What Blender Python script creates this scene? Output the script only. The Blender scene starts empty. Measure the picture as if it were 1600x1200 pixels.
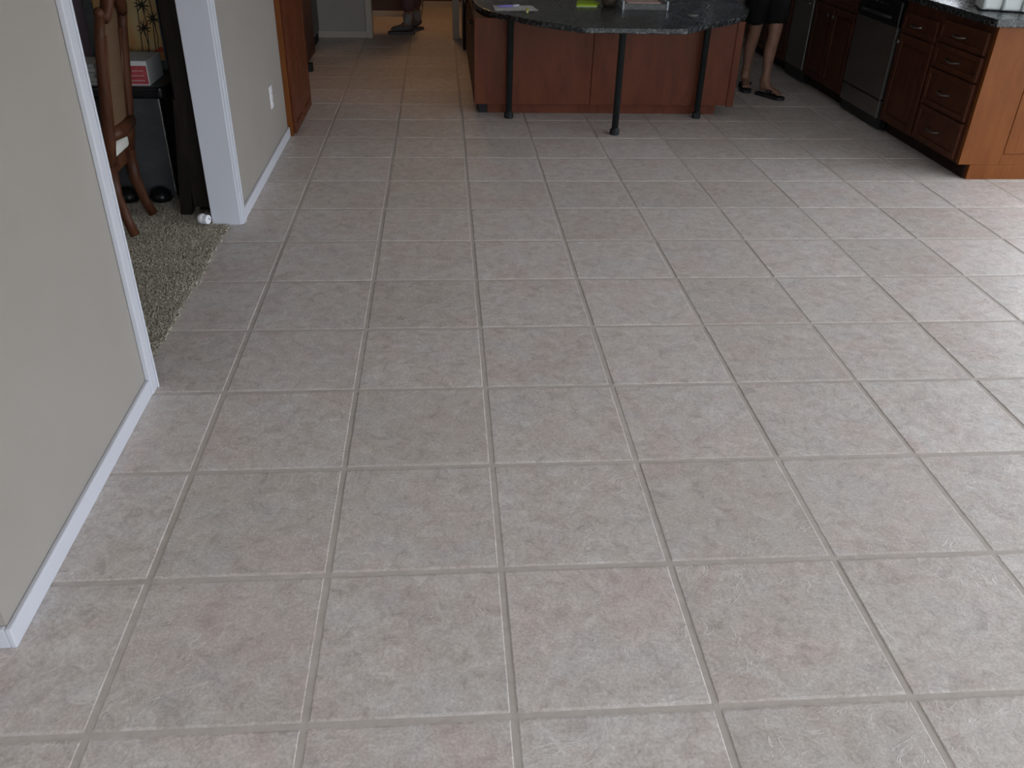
import bpy, bmesh, math, random
import numpy as np
from mathutils import Vector, Matrix

random.seed(7)
rng = np.random.default_rng(7)
T = 0.46            # one floor tile pitch in metres; plan coordinates below are in tiles
scene = bpy.context.scene
col = scene.collection

# ------------------------------------------------------------------ camera
cam_d = bpy.data.cameras.new('camera'); cam = bpy.data.objects.new('camera', cam_d); col.objects.link(cam)
cam.location = (1.7118 * T, -2.6395 * T, 3.5211 * T)
cam.rotation_euler = (math.radians(58.322), math.radians(-1.3877), math.radians(-4.1734))
cam_d.sensor_width = 36.0; cam_d.lens = 1326.6 / 1600 * 36.0
cam_d.clip_start = 0.02; cam_d.clip_end = 200
scene.camera = cam

# ------------------------------------------------------------------ world, light, exposure
scene.view_settings.view_transform = 'Standard'; scene.view_settings.look = 'None'
scene.view_settings.gamma = 1.0; scene.view_settings.use_curve_mapping = False
scene.view_settings.exposure = 0.0
world = bpy.data.worlds.new('daylight'); scene.world = world; world.use_nodes = True
wn = world.node_tree.nodes; wl = world.node_tree.links
bg = wn['Background']; bg.inputs['Strength'].default_value = 7.0
tc = wn.new('ShaderNodeTexCoord'); sp = wn.new('ShaderNodeSeparateXYZ'); cr = wn.new('ShaderNodeValToRGB')
wl.new(tc.outputs['Generated'], sp.inputs[0]); wl.new(sp.outputs['Z'], cr.inputs[0])
cr.color_ramp.elements[0].position = 0.0; cr.color_ramp.elements[0].color = (0.34, 0.36, 0.36, 1)
cr.color_ramp.elements[1].position = 0.06; cr.color_ramp.elements[1].color = (0.87, 0.925, 1.01, 1)
wl.new(cr.outputs[0], bg.inputs['Color'])

def window_portal(name, loc, rot, sx, sy):
    ld = bpy.data.lights.new(name, 'AREA'); ld.shape = 'RECTANGLE'; ld.size = sx * T; ld.size_y = sy * T
    ld.cycles.is_portal = True
    o = bpy.data.objects.new(name, ld); col.objects.link(o)
    o.location = [v * T for v in loc]; o.rotation_euler = rot
    return o
H = math.pi / 2
# glass doors behind the photographer, windows of the breakfast nook, over the sink, and the kitchen end wall
BACK = (1.0, 11.5, 0.15, 4.6); NOOK = (-2.2, 7.9, 0.15, 4.7); NEND = (10.5, 12.2, .15, 4.6); LEFT = (-2.6, -.9, 1.7, 4.2); SINK = (11.55, 13.7, 2.35, 4.2); KEND = (6.7, 9.1, 2.2, 3.9)
YB, XN, XK, YK, ZC = -8.2, 12.6, 9.97, 18.13, 5.3
window_portal('daylight_back', ((BACK[0] + BACK[1]) / 2, YB + .12, (BACK[2] + BACK[3]) / 2), (H, 0, 0), BACK[1] - BACK[0], BACK[3] - BACK[2])
window_portal('daylight_nook', (XN - .12, (NOOK[0] + NOOK[1]) / 2, (NOOK[2] + NOOK[3]) / 2), (H, 0, H), NOOK[1] - NOOK[0], NOOK[3] - NOOK[2])
window_portal('daylight_nook_end', ((NEND[0] + NEND[1]) / 2, 8.38, (NEND[2] + NEND[3]) / 2), (H, 0, math.pi), NEND[1] - NEND[0], NEND[3] - NEND[2])
window_portal('daylight_left', (-4.18, (LEFT[0] + LEFT[1]) / 2, (LEFT[2] + LEFT[3]) / 2), (H, 0, -H), LEFT[1] - LEFT[0], LEFT[3] - LEFT[2])
window_portal('daylight_sink', (XK - .02, (SINK[0] + SINK[1]) / 2, (SINK[2] + SINK[3]) / 2), (H, 0, H), SINK[1] - SINK[0], SINK[3] - SINK[2])

# ------------------------------------------------------------------ materials
def mat(name, color=(.5, .5, .5), rough=.5, spec=.5, metal=0.0, coat=0.0):
    m = bpy.data.materials.new(name); m.use_nodes = True
    b = m.node_tree.nodes['Principled BSDF']
    b.inputs['Base Color'].default_value = (*color, 1); b.inputs['Roughness'].default_value = rough
    b.inputs['Specular IOR Level'].default_value = spec; b.inputs['Metallic'].default_value = metal
    b.inputs['Coat Weight'].default_value = coat; b.inputs['Coat Roughness'].default_value = .1
    return m
class NT:
    def __init__(s, m): s.m = m; s.t = m.node_tree; s.b = s.t.nodes['Principled BSDF']
    def n(s, typ, **kw):
        o = s.t.nodes.new(typ)
        for k, v in kw.items(): setattr(o, k, v)
        return o
    def l(s, a, b): s.t.links.new(a, b)
    def coords(s, kind='Object', scale=(1, 1, 1), rnd=False):
        c = s.n('ShaderNodeTexCoord'); mp = s.n('ShaderNodeMapping'); mp.inputs['Scale'].default_value = scale
        if kind == 'World':
            g = s.n('ShaderNodeNewGeometry'); src = g.outputs['Position']
        else: src = c.outputs[kind]
        s.l(src, mp.inputs['Vector'])
        if rnd:
            oi = s.n('ShaderNodeObjectInfo'); mu = s.n('ShaderNodeVectorMath', operation='SCALE')
            mu.inputs[0].default_value = (37, 53, 71); s.l(oi.outputs['Random'], mu.inputs['Scale'])
            s.l(mu.outputs[0], mp.inputs['Location'])
        return mp.outputs[0]
    def noise(s, vec, scale, detail=4, rough=.55, dist=0.0):
        o = s.n('ShaderNodeTexNoise'); s.l(vec, o.inputs['Vector'])
        o.inputs['Scale'].default_value = scale; o.inputs['Detail'].default_value = detail
        o.inputs['Roughness'].default_value = rough; o.inputs['Distortion'].default_value = dist
        return o.outputs['Fac']
    def ramp(s, fac, stops):
        o = s.n('ShaderNodeValToRGB'); s.l(fac, o.inputs[0]); e = o.color_ramp.elements
        while len(e) < len(stops): e.new(.5)
        for k, (p, c) in enumerate(stops):
            e[k].position = p; e[k].color = (*c, 1) if len(c) == 3 else c
        return o.outputs[0]
    def mix(s, fac, a, b, mode='MIX'):
        o = s.n('ShaderNodeMix', data_type='RGBA', blend_type=mode)
        if isinstance(fac, (int, float)): o.inputs[0].default_value = fac
        else: s.l(fac, o.inputs[0])
        for sock, v in ((o.inputs[6], a), (o.inputs[7], b)):
            if isinstance(v, tuple): sock.default_value = (*v, 1)
            else: s.l(v, sock)
        return o.outputs[2]
    def bump(s, h, strength=.3, dist=.01):
        o = s.n('ShaderNodeBump'); s.l(h, o.inputs['Height']); o.inputs['Strength'].default_value = strength
        o.inputs['Distance'].default_value = dist; s.l(o.outputs[0], s.b.inputs['Normal']); return o
    def color(s, c): s.l(c, s.b.inputs['Base Color'])

def tile_material():
    m = mat('stone_look_tile', rough=.42, spec=.5); t = NT(m)
    v = t.coords('World', (1, 1, 1), rnd=True)
    big = t.noise(v, 4.0, 5, .62, .5); mid = t.noise(v, 19, 9, .74, .7); fine = t.noise(v, 130, 3, .7)
    c = t.ramp(mid, [(.34, (.44, .395, .365)), (.46, (.57, .52, .483)), (.58, (.63, .585, .547)), (.68, (.71, .67, .635))])
    pink = t.ramp(big, [(.46, (0, 0, 0)), (.62, (.6, .6, .6))])
    c = t.mix(pink, c, t.ramp(mid, [(.35, (.47, .385, .35)), (.62, (.64, .55, .51))]))
    grey = t.ramp(t.noise(v, 6, 5, .65, .4), [(.5, (0, 0, 0)), (.68, (.65, .65, .65))])
    c = t.mix(grey, c, t.ramp(mid, [(.35, (.48, .455, .45)), (.62, (.65, .63, .625))]))
    fc = t.ramp(fine, [(.3, (.74, .73, .72)), (.7, (1.12, 1.12, 1.12))])
    c = t.mix(.9, c, fc, 'MULTIPLY')
    # each tile fired a little lighter or darker
    oi = t.n('ShaderNodeObjectInfo'); tone = t.ramp(oi.outputs['Random'], [(0, (.93, .92, .91)), (1, (1.05, 1.05, 1.06))])
    c = t.mix(1.0, c, tone, 'MULTIPLY')
    # fine cleft lines of the slate relief
    rid = t.noise(v, 7, 3, .5, 2.2)
    line = t.ramp(rid, [(.484, (0, 0, 0)), (.5, (1, 1, 1)), (.516, (0, 0, 0))])
    keep = t.ramp(t.noise(v, 5, 2), [(.50, (0, 0, 0)), (.58, (1, 1, 1))])
    line = t.mix(1.0, t.mix(1.0, line, keep, 'MULTIPLY'), (.55, .55, .55), 'MULTIPLY')
    c = t.mix(line, c, (.70, .665, .63))
    t.color(c)
    h = t.mix(.35, mid, fine); h = t.mix(.5, h, line, 'ADD')
    t.bump(h, .45, .006)
    r = t.ramp(mid, [(.3, (.52, .52, .52)), (.7, (.36, .36, .36))]); t.l(r, t.b.inputs['Roughness'])
    return m
def grout_material():
    m = mat('grout', rough=.85, spec=.2); t = NT(m); v = t.coords('World')
    t.color(t.ramp(t.noise(v, 25, 5, .6), [(.3, (.44, .395, .36)), (.7, (.53, .48, .44))]))
    t.bump(t.noise(v, 240, 3), .4, .002); return m
def wood_material(name, dark, mid, light, rough=.42, axis='z', coat=0.0):
    m = mat(name, rough=rough, spec=.16, coat=coat); t = NT(m)
    sc = {'z': (5, 5, 1.0), 'x': (1.0, 5, 5), 'y': (5, 1.0, 5)}[axis]
    v = t.coords('World', sc, rnd=True)
    g = t.noise(v, 3.2, 6, .6, .6); f = t.noise(v, 26, 3, .6)
    c = t.ramp(g, [(.28, dark), (.5, mid), (.74, light)])
    c = t.mix(.5, c, t.ramp(f, [(.3, (.86, .85, .84)), (.7, (1.06, 1.06, 1.06))]), 'MULTIPLY')
    t.color(c); t.bump(f, .08, .002); return m
def granite_material():
    m = mat('black_granite', rough=.13, spec=.5); t = NT(m); v = t.coords('World')
    n1 = t.noise(v, 48, 4, .8); n2 = t.noise(v, 20, 5, .7, .6)
    base = t.ramp(n1, [(.40, (.010, .011, .012)), (.50, (.035, .04, .042)), (.58, (.12, .13, .135)), (.68, (.28, .30, .30))])
    t.l(t.ramp(n1, [(.4, (.08, .08, .08)), (.62, (.5, .5, .5))]), t.b.inputs['Roughness'])
    t.color(t.mix(t.ramp(n2, [(.44, (0, 0, 0)), (.60, (1, 1, 1))]), (.014, .016, .017), base))
    return m
def paint_material(name, c, rough=.6, amp=.03, relief=.12):
    m = mat(name, rough=rough, spec=.3); t = NT(m); v = t.coords('World')
    lo = tuple(x * (1 - amp) for x in c); hi = tuple(x * (1 + amp) for x in c)
    t.color(t.ramp(t.noise(v, 2.5, 4), [(.3, lo), (.7, hi)])); t.bump(t.noise(v, 160, 3, .6), relief, .002); return m
def metal_material(name, c, rough):
    m = mat(name, c, rough, .5, 1.0); t = NT(m); v = t.coords('World', (2, 2, 60))
    t.l(t.ramp(t.noise(v, 6, 3), [(.3, (rough * .8,) * 3), (.7, (rough * 1.25,) * 3)]), t.b.inputs['Roughness']); return m
def speckle_material(name, lo, hi, scale, rough=.8, bump=.2):
    m = mat(name, rough=rough, spec=.25); t = NT(m); v = t.coords('World')
    n = t.noise(v, scale, 4, .6); t.color(t.ramp(n, [(.3, lo), (.7, hi)])); t.bump(n, bump, .002); return m
def cane_material():
    m = mat('woven_cane', rough=.6, spec=.3); t = NT(m); v = t.coords('World')
    w = t.n('ShaderNodeTexWave', wave_type='BANDS', bands_direction='Z'); t.l(v, w.inputs['Vector']); w.inputs['Scale'].default_value = 38
    w2 = t.n('ShaderNodeTexWave', wave_type='BANDS', bands_direction='Y'); t.l(v, w2.inputs['Vector']); w2.inputs['Scale'].default_value = 38
    h = t.mix(.5, w.outputs['Fac'], w2.outputs['Fac'])
    t.color(t.ramp(h, [(.25, (.07, .04, .022)), (.75, (.24, .15, .085))])); t.bump(h, .5, .003); return m

M = dict(
    tile=tile_material(), grout=grout_material(), granite=granite_material(), cane=cane_material(),
    cream=paint_material('shaded_hall_trim', (.46, .42, .36), .45, .01, .01), wall=paint_material('greige_wall_paint', (.355, .332, .298)), white=paint_material('white_trim_paint', (.60, .62, .68), .42, .005, .01),  # cream: white trim darkened to paint in the dim hall
    ceiling=paint_material('ceiling_paint', (.78, .77, .75)), hallwall=paint_material('brown_hall_paint_shaded', (.09, .058, .052)),  # hallwall: brown darkened to carry the hall's low light
    mauve=paint_material('mauve_dining_paint', (.22, .17, .19)),
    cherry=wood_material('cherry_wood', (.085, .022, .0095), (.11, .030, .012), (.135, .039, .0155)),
    cherry_shaded=wood_material('cherry_wood_shaded', (.05, .0165, .009), (.07, .0235, .012), (.092, .032, .016)),  # cabinet wood darkened to paint in the shade on these faces
    cherry_lit=wood_material('cherry_wood_lit', (.13, .039, .007), (.155, .048, .0095), (.18, .059, .013)),  # paler copy of the cabinet wood, window light painted in
    kick=wood_material('kick_board_wood_shaded', (.018, .009, .007), (.026, .0125, .009), (.034, .016, .011), .6),  # kick wood darkened to paint in the shadow band under the cabinets
    chairwood=wood_material('chair_wood', (.05, .018, .010), (.085, .033, .017), (.125, .052, .027), .35),
    espresso=wood_material('espresso_wood', (.008, .006, .005), (.016, .012, .010), (.026, .02, .016), .45),
    black=speckle_material('black_lacquer', (.006, .006, .007), (.012, .012, .013), 20, .3, .03),
    iron=speckle_material('black_painted_steel', (.010, .012, .012), (.022, .026, .026), 60, .42, .05),
    toeblack=speckle_material('black_rubber', (.010, .010, .012), (.022, .022, .025), 60, .7, .1),
    steel=metal_material('brushed_steel', (.26, .25, .235), .45), nickel=metal_material('satin_nickel', (.22, .215, .205), .38),
    greypanel=speckle_material('grey_laminate', (.05, .053, .055), (.085, .088, .09), 8, .5, .03),
    chrome_edge=metal_material('light_metal_edge', (.7, .7, .7), .3),
    outlet=speckle_material('white_plastic', (.78, .79, .82), (.84, .85, .88), 6, .35, .01),
    slot=speckle_material('dark_slot', (.02, .02, .02), (.04, .04, .04), 6, .6, .01),
    cushion=speckle_material('cream_upholstery', (.62, .62, .55), (.74, .74, .68), 120, .8, .3),
    skin=speckle_material('skin', (.20, .105, .072), (.26, .145, .10), 14, .5, .05),
    blackcloth=speckle_material('black_cloth', (.003, .003, .0035), (.007, .007, .008), 90, .9, .2),
    maroon=speckle_material('mulberry_cloth', (.10, .055, .06), (.15, .085, .09), 90, .9, .2),
    hair=speckle_material('dark_brown_hair', (.02, .013, .009), (.05, .032, .022), 120, .5, .3),
    rubber=speckle_material('sandal_rubber', (.012, .012, .013), (.03, .03, .032), 60, .7, .1),
    sneaker=speckle_material('grey_sneaker', (.07, .065, .065), (.13, .12, .12), 80, .7, .2),
    sock=speckle_material('light_sock', (.22, .22, .21), (.30, .30, .29), 150, .9, .3),
    paper=speckle_material('paper', (.66, .67, .66), (.74, .75, .74), 12, .7, .02),
    purple=speckle_material('violet_plastic', (.20, .16, .52), (.30, .25, .65), 12, .3, .02),
    yellow=speckle_material('yellow_plastic', (.62, .58, .04), (.72, .68, .07), 12, .35, .02),
    lime=speckle_material('lime_paper', (.36, .56, .02), (.44, .65, .035), 12, .6, .02),
    pouch=speckle_material('brown_leather', (.05, .04, .03), (.11, .085, .06), 40, .55, .3),
    tray=speckle_material('grey_tray', (.10, .105, .10), (.16, .165, .16), 30, .35, .1),
    clear=speckle_material('pale_blue_plastic', (.44, .47, .52), (.56, .60, .66), 20, .3, .1),
    pinkpaper=speckle_material('pink_paper', (.50, .36, .32), (.60, .44, .39), 10, .7, .02),
    redprint=speckle_material('red_print', (.36, .045, .06), (.50, .09, .10), 30, .5, .02),
    ribwhite=speckle_material('white_enamel', (.72, .77, .77), (.80, .85, .85), 6, .3, .01),
    picframe=speckle_material('charcoal_frame', (.07, .078, .075), (.11, .12, .115), 30, .5, .1),
    ink=speckle_material('dark_ink', (.03, .028, .02), (.07, .06, .045), 40, .8, .02),
    inkred=speckle_material('red_ink', (.40, .06, .03), (.52, .10, .05), 40, .8, .02),
)
def painting_material():
    m = mat('painted_canvas', rough=.7, spec=.2); t = NT(m); v = t.coords('World', (3, 3, 1.5))
    n = t.noise(v, 3, 4, .6, .5); t.color(t.ramp(n, [(.3, (.50, .22, .08)), (.5, (.56, .36, .15)), (.7, (.56, .45, .24))])); return m
M['canvas'] = painting_material()
def carpet_material():
    m = mat('cut_pile', rough=.95, spec=.1); t = NT(m); v = t.coords('World')
    n = t.noise(v, 110, 3, .8); b = t.noise(v, 9, 3)
    c = t.ramp(n, [(.36, (.14, .118, .085)), (.5, (.42, .38, .305)), (.62, (.72, .675, .58))])
    t.color(t.mix(.5, c, t.ramp(b, [(.3, (.75, .75, .75)), (.7, (1.15, 1.15, 1.15))]), 'MULTIPLY')); return m
M['carpet'] = carpet_material()
def shade_material():  # unseen shade added to dim the window's reflection in the granite
    m = mat('blue_grey_dimming_shade', rough=.9, spec=.1); t = NT(m); v = t.coords('World', (1, 1, 40))
    t.color(t.ramp(t.noise(v, 12, 3), [(.3, (.06, .065, .085)), (.7, (.09, .095, .12))]))
    tr = t.n('ShaderNodeBsdfTranslucent'); tr.inputs[0].default_value = (.035, .04, .058, 1); ad = t.n('ShaderNodeAddShader')
    out = t.t.nodes['Material Output']; t.l(t.b.outputs[0], ad.inputs[0]); t.l(tr.outputs[0], ad.inputs[1]); t.l(ad.outputs[0], out.inputs[0]); return m
M['shade'] = shade_material()
def glass_material():
    m = bpy.data.materials.new('window_glass'); m.use_nodes = True; nt = m.node_tree; nt.nodes.clear()
    o = nt.nodes.new('ShaderNodeOutputMaterial'); mx = nt.nodes.new('ShaderNodeMixShader'); a = nt.nodes.new('ShaderNodeBsdfTransparent')
    g = nt.nodes.new('ShaderNodeBsdfGlossy'); g.inputs['Roughness'].default_value = .02; mx.inputs[0].default_value = .06
    nt.links.new(a.outputs[0], mx.inputs[1]); nt.links.new(g.outputs[0], mx.inputs[2]); nt.links.new(mx.outputs[0], o.inputs[0]); return m
M['glass'] = glass_material()

# ------------------------------------------------------------------ geometry helpers (plan units = tiles, scaled on build)
WL = {}
class B:
    def __init__(s): s.v = []; s.f = []
    def add(s, vs, fs):
        k = len(s.v); s.v += [Vector(p) for p in vs]; s.f += [tuple(i + k for i in f) for f in fs]; return s
    def box(s, x0, x1, y0, y1, z0, z1):
        x0, x1 = sorted((x0, x1)); y0, y1 = sorted((y0, y1)); z0, z1 = sorted((z0, z1))
        return s.add([(x0, y0, z0), (x1, y0, z0), (x1, y1, z0), (x0, y1, z0), (x0, y0, z1), (x1, y0, z1), (x1, y1, z1), (x0, y1, z1)],
                     [(0, 3, 2, 1), (4, 5, 6, 7), (0, 1, 5, 4), (1, 2, 6, 5), (2, 3, 7, 6), (3, 0, 4, 7)])
    def prism(s, poly, z0, z1):
        n = len(poly)
        area = sum(poly[i][0] * poly[(i + 1) % n][1] - poly[(i + 1) % n][0] * poly[i][1] for i in range(n))
        if area < 0: poly = poly[::-1]
        vs = [(x, y, z0) for x, y in poly] + [(x, y, z1) for x, y in poly]
        return s.add(vs, [tuple(range(n))[::-1], tuple(range(n, 2 * n))] + [(i, (i + 1) % n, n + (i + 1) % n, n + i) for i in range(n)])
    def tube(s, pts, rs, n=10, cap=True, flat=1.0):
        pts = [Vector(p) for p in pts]
        if isinstance(rs, (int, float)): rs = [rs] * len(pts)
        k = len(s.v); ref = None
        for i, p in enumerate(pts):
            d = (pts[min(i + 1, len(pts) - 1)] - pts[max(i - 1, 0)]).normalized()
            if ref is None: ref = Vector((0, 0, 1)) if abs(d.z) < .9 else Vector((1, 0, 0))
            a = (ref - d * ref.dot(d)).normalized(); b = d.cross(a); ref = a
            for j in range(n):
                t = 2 * math.pi * j / n
                s.v.append(p + a * (math.cos(t) * rs[i]) + b * (math.sin(t) * rs[i] * flat))
        for i in range(len(pts) - 1):
            for j in range(n):
                s.f.append((k + i * n + j, k + i * n + (j + 1) % n, k + (i + 1) * n + (j + 1) % n, k + (i + 1) * n + j))
        if cap:
            s.f.append(tuple(k + j for j in range(n))[::-1]); s.f.append(tuple(k + (len(pts) - 1) * n + j for j in range(n)))
        return s
    def lathe(s, c, prof, n=20, axis='z'):
        """profile of (radius, height) about an axis through c"""
        k = len(s.v)
        for r, h in prof:
            for j in range(n):
                t = 2 * math.pi * j / n; a, b = r * math.cos(t), r * math.sin(t)
                s.v.append(Vector(c) + Vector({'z': (a, b, h), 'x': (h, a, b), 'y': (b, h, a)}[axis]))
        for i in range(len(prof) - 1):
            for j in range(n): s.f.append((k + i * n + j, k + i * n + (j + 1) % n, k + (i + 1) * n + (j + 1) % n, k + (i + 1) * n + j))
        s.f.append(tuple(k + j for j in range(n))[::-1]); s.f.append(tuple(k + (len(prof) - 1) * n + j for j in range(n))); return s
    def rotz(s, ang, cx, cy):
        c, q = math.cos(ang), math.sin(ang)
        s.v = [Vector((cx + (p.x - cx) * c - (p.y - cy) * q, cy + (p.x - cx) * q + (p.y - cy) * c, p.z)) for p in s.v]; return s
    def build(s, name, m, parent=None, bevel=0.0, smooth=False, seg=2, subsurf=0):
        vs = [p * T for p in s.v]
        xs = [p.x for p in vs]; ys = [p.y for p in vs]; zs = [p.z for p in vs]
        o0 = Vector(((min(xs) + max(xs)) / 2, (min(ys) + max(ys)) / 2, min(zs)))
        me = bpy.data.meshes.new(name); me.from_pydata([p - o0 for p in vs], [], s.f); me.validate(); me.update()
        bm = bmesh.new(); bm.from_mesh(me); bmesh.ops.recalc_face_normals(bm, faces=bm.faces); bm.to_mesh(me); bm.free()
        me.materials.append(M[m])
        if smooth: me.polygons.foreach_set('use_smooth', [True] * len(me.polygons))
        o = bpy.data.objects.new(name, me); col.objects.link(o); WL[o.name] = o0
        if parent: o.parent = parent; o.location = o0 - WL[parent.name]
        else: o.location = o0
        if bevel:
            md = o.modifiers.new('bevel', 'BEVEL'); md.width = bevel * T; md.segments = seg; md.limit_method = 'ANGLE'
        if subsurf:
            md = o.modifiers.new('sub', 'SUBSURF'); md.levels = subsurf; md.render_levels = subsurf
        return o
def box(name, m, parent, x0, x1, y0, y1, z0, z1, bevel=.006): return B().box(x0, x1, y0, y1, z0, z1).build(name, m, parent, bevel)
def tag(o, label, cat=None, group=None, kind=None):
    if label: o['label'] = label
    if cat: o['category'] = cat
    if group: o['group'] = group
    if kind: o['kind'] = kind
    return o
def thing(name, label, cat, loc, group=None):
    o = bpy.data.objects.new(name, None); col.objects.link(o); o.empty_display_size = .05
    o.location = [c * T for c in loc]; WL[o.name] = Vector(o.location)
    return tag(o, label, cat, group)
def struct(o, label=None): o['kind'] = 'structure'; (label and o.__setitem__('label', label)); return o

# ------------------------------------------------------------------ floor and its tiles
fl = struct(B().box(-4.5, 14, -8.5, 26, -.3, -.0046).build('floor', 'grout'), 'square stone-look ceramic tile floor with recessed beige grout')
GAP, CX, CY = .018, .006, .015
def tile_geo(b, x0, x1, y0, y1):
    g = GAP; zt = 0.0; zm = -.0032; zb = -.03
    o = [(x0 + g, y0 + g), (x1 - g, y0 + g), (x1 - g, y1 - g), (x0 + g, y1 - g)]
    i = [(x0 + g + CX, y0 + g + CY), (x1 - g - CX, y0 + g + CY), (x1 - g - CX, y1 - g - CY), (x0 + g + CX, y1 - g - CY)]
    vs = [(x, y, zb) for x, y in o] + [(x, y, zm) for x, y in o] + [(x, y, zt) for x, y in i]
    fs = [(8, 9, 10, 11)] + [(k, (k + 1) % 4, 4 + (k + 1) % 4, 4 + k) for k in range(4)] + [(4 + k, 4 + (k + 1) % 4, 8 + (k + 1) % 4, 8 + k) for k in range(4)]
    b.add(vs, fs)
Rm = cam.rotation_euler.to_matrix()
def project(x, y, z=0):
    c = Rm.transposed() @ (Vector((x, y, z)) * T - cam.location)
    return (800 + 1326.6 * c.x / -c.z, 600 - 1326.6 * c.y / -c.z) if c.z < -.05 else None
cells = []
for i in range(-4, 14):
    for j in range(-8, 25):
        if i < -1 and .5 < j + .5 and j < 17: continue          # beyond the left wall: carpet
        ps = [project(i + a, j + c) for a, c in ((0, 0), (1, 0), (1, 1), (0, 1))]
        area = 0
        if all(ps) and max(p[0] for p in ps) > -60 and min(p[0] for p in ps) < 1660 and max(p[1] for p in ps) > -30 and min(p[1] for p in ps) < 1260:
            area = abs(sum(ps[k][0] * ps[(k + 1) % 4][1] - ps[(k + 1) % 4][0] * ps[k][1] for k in range(4)))
        cells.append((area, i, j))
cells.sort(reverse=True)
near = [c for c in cells if c[0] > 0][:290]
tb = B(); tile_geo(tb, -.5, .5, -.5, .5)
first = tb.build('tile', 'tile', fl); tile_me = first.data
zoff = first.location.z
for k, (a, i, j) in enumerate(near):
    o = first if k == 0 else first.copy()
    if k: col.objects.link(o)
    # set by hand: tiny differences in height and alignment
    o.location = Vector(((i + .5) * T, (j + .5) * T, 0)) - Vector((WL[fl.name].x, WL[fl.name].y, 0)) + Vector((random.uniform(-.0008, .0008), random.uniform(-.0008, .0008), zoff + random.uniform(-.0006, .0004)))
    o.rotation_euler = (0, 0, random.uniform(-.0015, .0015))
ns = set((i, j) for a, i, j in near); rest = B()
for a, i, j in cells:
    if (i, j) not in ns: tile_geo(rest, i, i + 1, j, j + 1)
tag(rest.build('tile_field', 'tile', fl), None, None, None, 'stuff')

# ------------------------------------------------------------------ room shell
XW = -.56                                     # face of the left walls
YO, YF, TH = 3.13, 6.5, .29                   # opening from YO to YF, wall thickness
def wall(name, *a, m='wall'): return struct(B().box(*a).build(name, m))
wall('wall_left', XW - TH, XW, .575, YO - .02, 0, ZC)
wall('wall_left_return', -4.2, XW - TH, .575, .865, 0, ZC)
wall('wall_left_far', XW - TH, XW, YF + .02, 10.06, 0, ZC)
wall('wall_left_lintel', XW - TH, XW, YO - .02, YF + .02, 4.55, ZC)
struct(B().box(-4.6, XN + .3, YB - .2, 26, ZC, ZC + .15).build('ceiling', 'ceiling'))
def wall_with_window(name, axis, pos, a0, a1, w, thick, n, label, mull, shade=False):
    b = B()
    def bx(p, q, z0, z1):
        if q - p > .01: b.box(p, q, pos, pos + thick, z0, z1) if axis == 'y' else b.box(pos, pos + thick, p, q, z0, z1)
    bx(a0, w[0], 0, ZC); bx(w[1], a1, 0, ZC); bx(w[0], w[1], 0, w[2]); bx(w[0], w[1], w[3], ZC)
    struct(b.build(name, 'wall'))
    t = struct(thing('window_%d' % n, None, None, ((w[0] + w[1]) / 2, pos, w[2]) if axis == 'y' else (pos, (w[0] + w[1]) / 2, w[2])), label)
    d = pos + thick * .5
    def part(nm, m, p, q, z0, z1, e=.06):
        (box(nm, m, t, p, q, d - e, d + e, z0, z1) if axis == 'y' else box(nm, m, t, d - e, d + e, p, q, z0, z1))
    part('window_frame', 'white', w[0], w[0] + .1, w[2], w[3]); part('window_frame', 'white', w[1] - .1, w[1], w[2], w[3])
    part('window_frame', 'white', w[0] + .1, w[1] - .1, w[2], w[2] + .1); part('window_frame', 'white', w[0] + .1, w[1] - .1, w[3] - .1, w[3])
    for k in range(mull + 1):
        p = w[0] + .1 + (w[1] - w[0] - .2) * k / (mull + 1); q = w[0] + .1 + (w[1] - w[0] - .2) * (k + 1) / (mull + 1)
        if k: part('mullion', 'white', p - .06, p + .06, w[2] + .1, w[3] - .1)
        if shade: part('added_dimming_shade', 'shade', p + (.07 if k else .01), q - (.07 if k < mull else .01), w[2] + .11, w[3] - .11, .012)
        else: part('pane', 'glass', p + (.06 if k else 0), q - (.06 if k < mull else 0), w[2] + .1, w[3] - .1, .006)
wall_with_window('wall_nook_left', 'x', -4.4, YB, .865, LEFT, .2, 6, 'window of the side room on the left', 1)
wall_with_window('wall_back', 'y', YB - .2, -4.4, XN + .3, BACK, .2, 1, 'wide glass doors with white frames behind the photographer', 3)
wall_with_window('wall_nook', 'x', XN, YB, 8.6, NOOK, .2, 2, 'tall nook windows with white frames', 3)
wall_with_window('wall_nook_end', 'y', 8.4, XK + .2, XN, NEND, .2, 5, 'glass door at the end of the breakfast nook', 1)
wall_with_window('wall_right', 'x', XK, 8.12, YK, SINK, .2, 3, 'window above the kitchen sink', 1)
wall_with_window('wall_kitchen_end', 'y', YK, 2.16, XK + .2, KEND, .2, 4, 'window at the far end of the kitchen with an added dimming shade', 1, True)
wall('wall_stub', -1.25, .0, YK, YK + .2, 0, ZC)
wall('wall_hall_lintel', 0, 2.16, YK, YK + .2, 4.45, ZC)
wall('wall_pantry_back', -2.4, -2.2, 8.5, YK + .2, 0, ZC)
wall('wall_stub_left', -2.2, -1.25, YK, YK + .2, 0, ZC)
wall('wall_hall_left', -.75, -.55, YK + .2, 21.25, 0, ZC, m='hallwall')
wall('wall_hall', -.75, 1.19, 21.25, 21.45, 0, ZC, m='hallwall')
wall('wall_hall_inner', .99, 1.19, 21.45, 23.1, 0, ZC, m='hallwall')
wall('wall_hall_end', .99, 3.4, 23.1, 23.3, 0, ZC, m='hallwall')
wall('wall_hall_right', 3.2, 3.4, YK + .2, 23.1, 0, ZC, m='hallwall')
# dining room
wall('wall_dining_end', -4.6, XW - TH, 8.3, 8.5, 0, ZC, m='mauve')
wall('wall_dining_left', -4.8, -4.6, .865, 8.5, 0, ZC, m='mauve')

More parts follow.
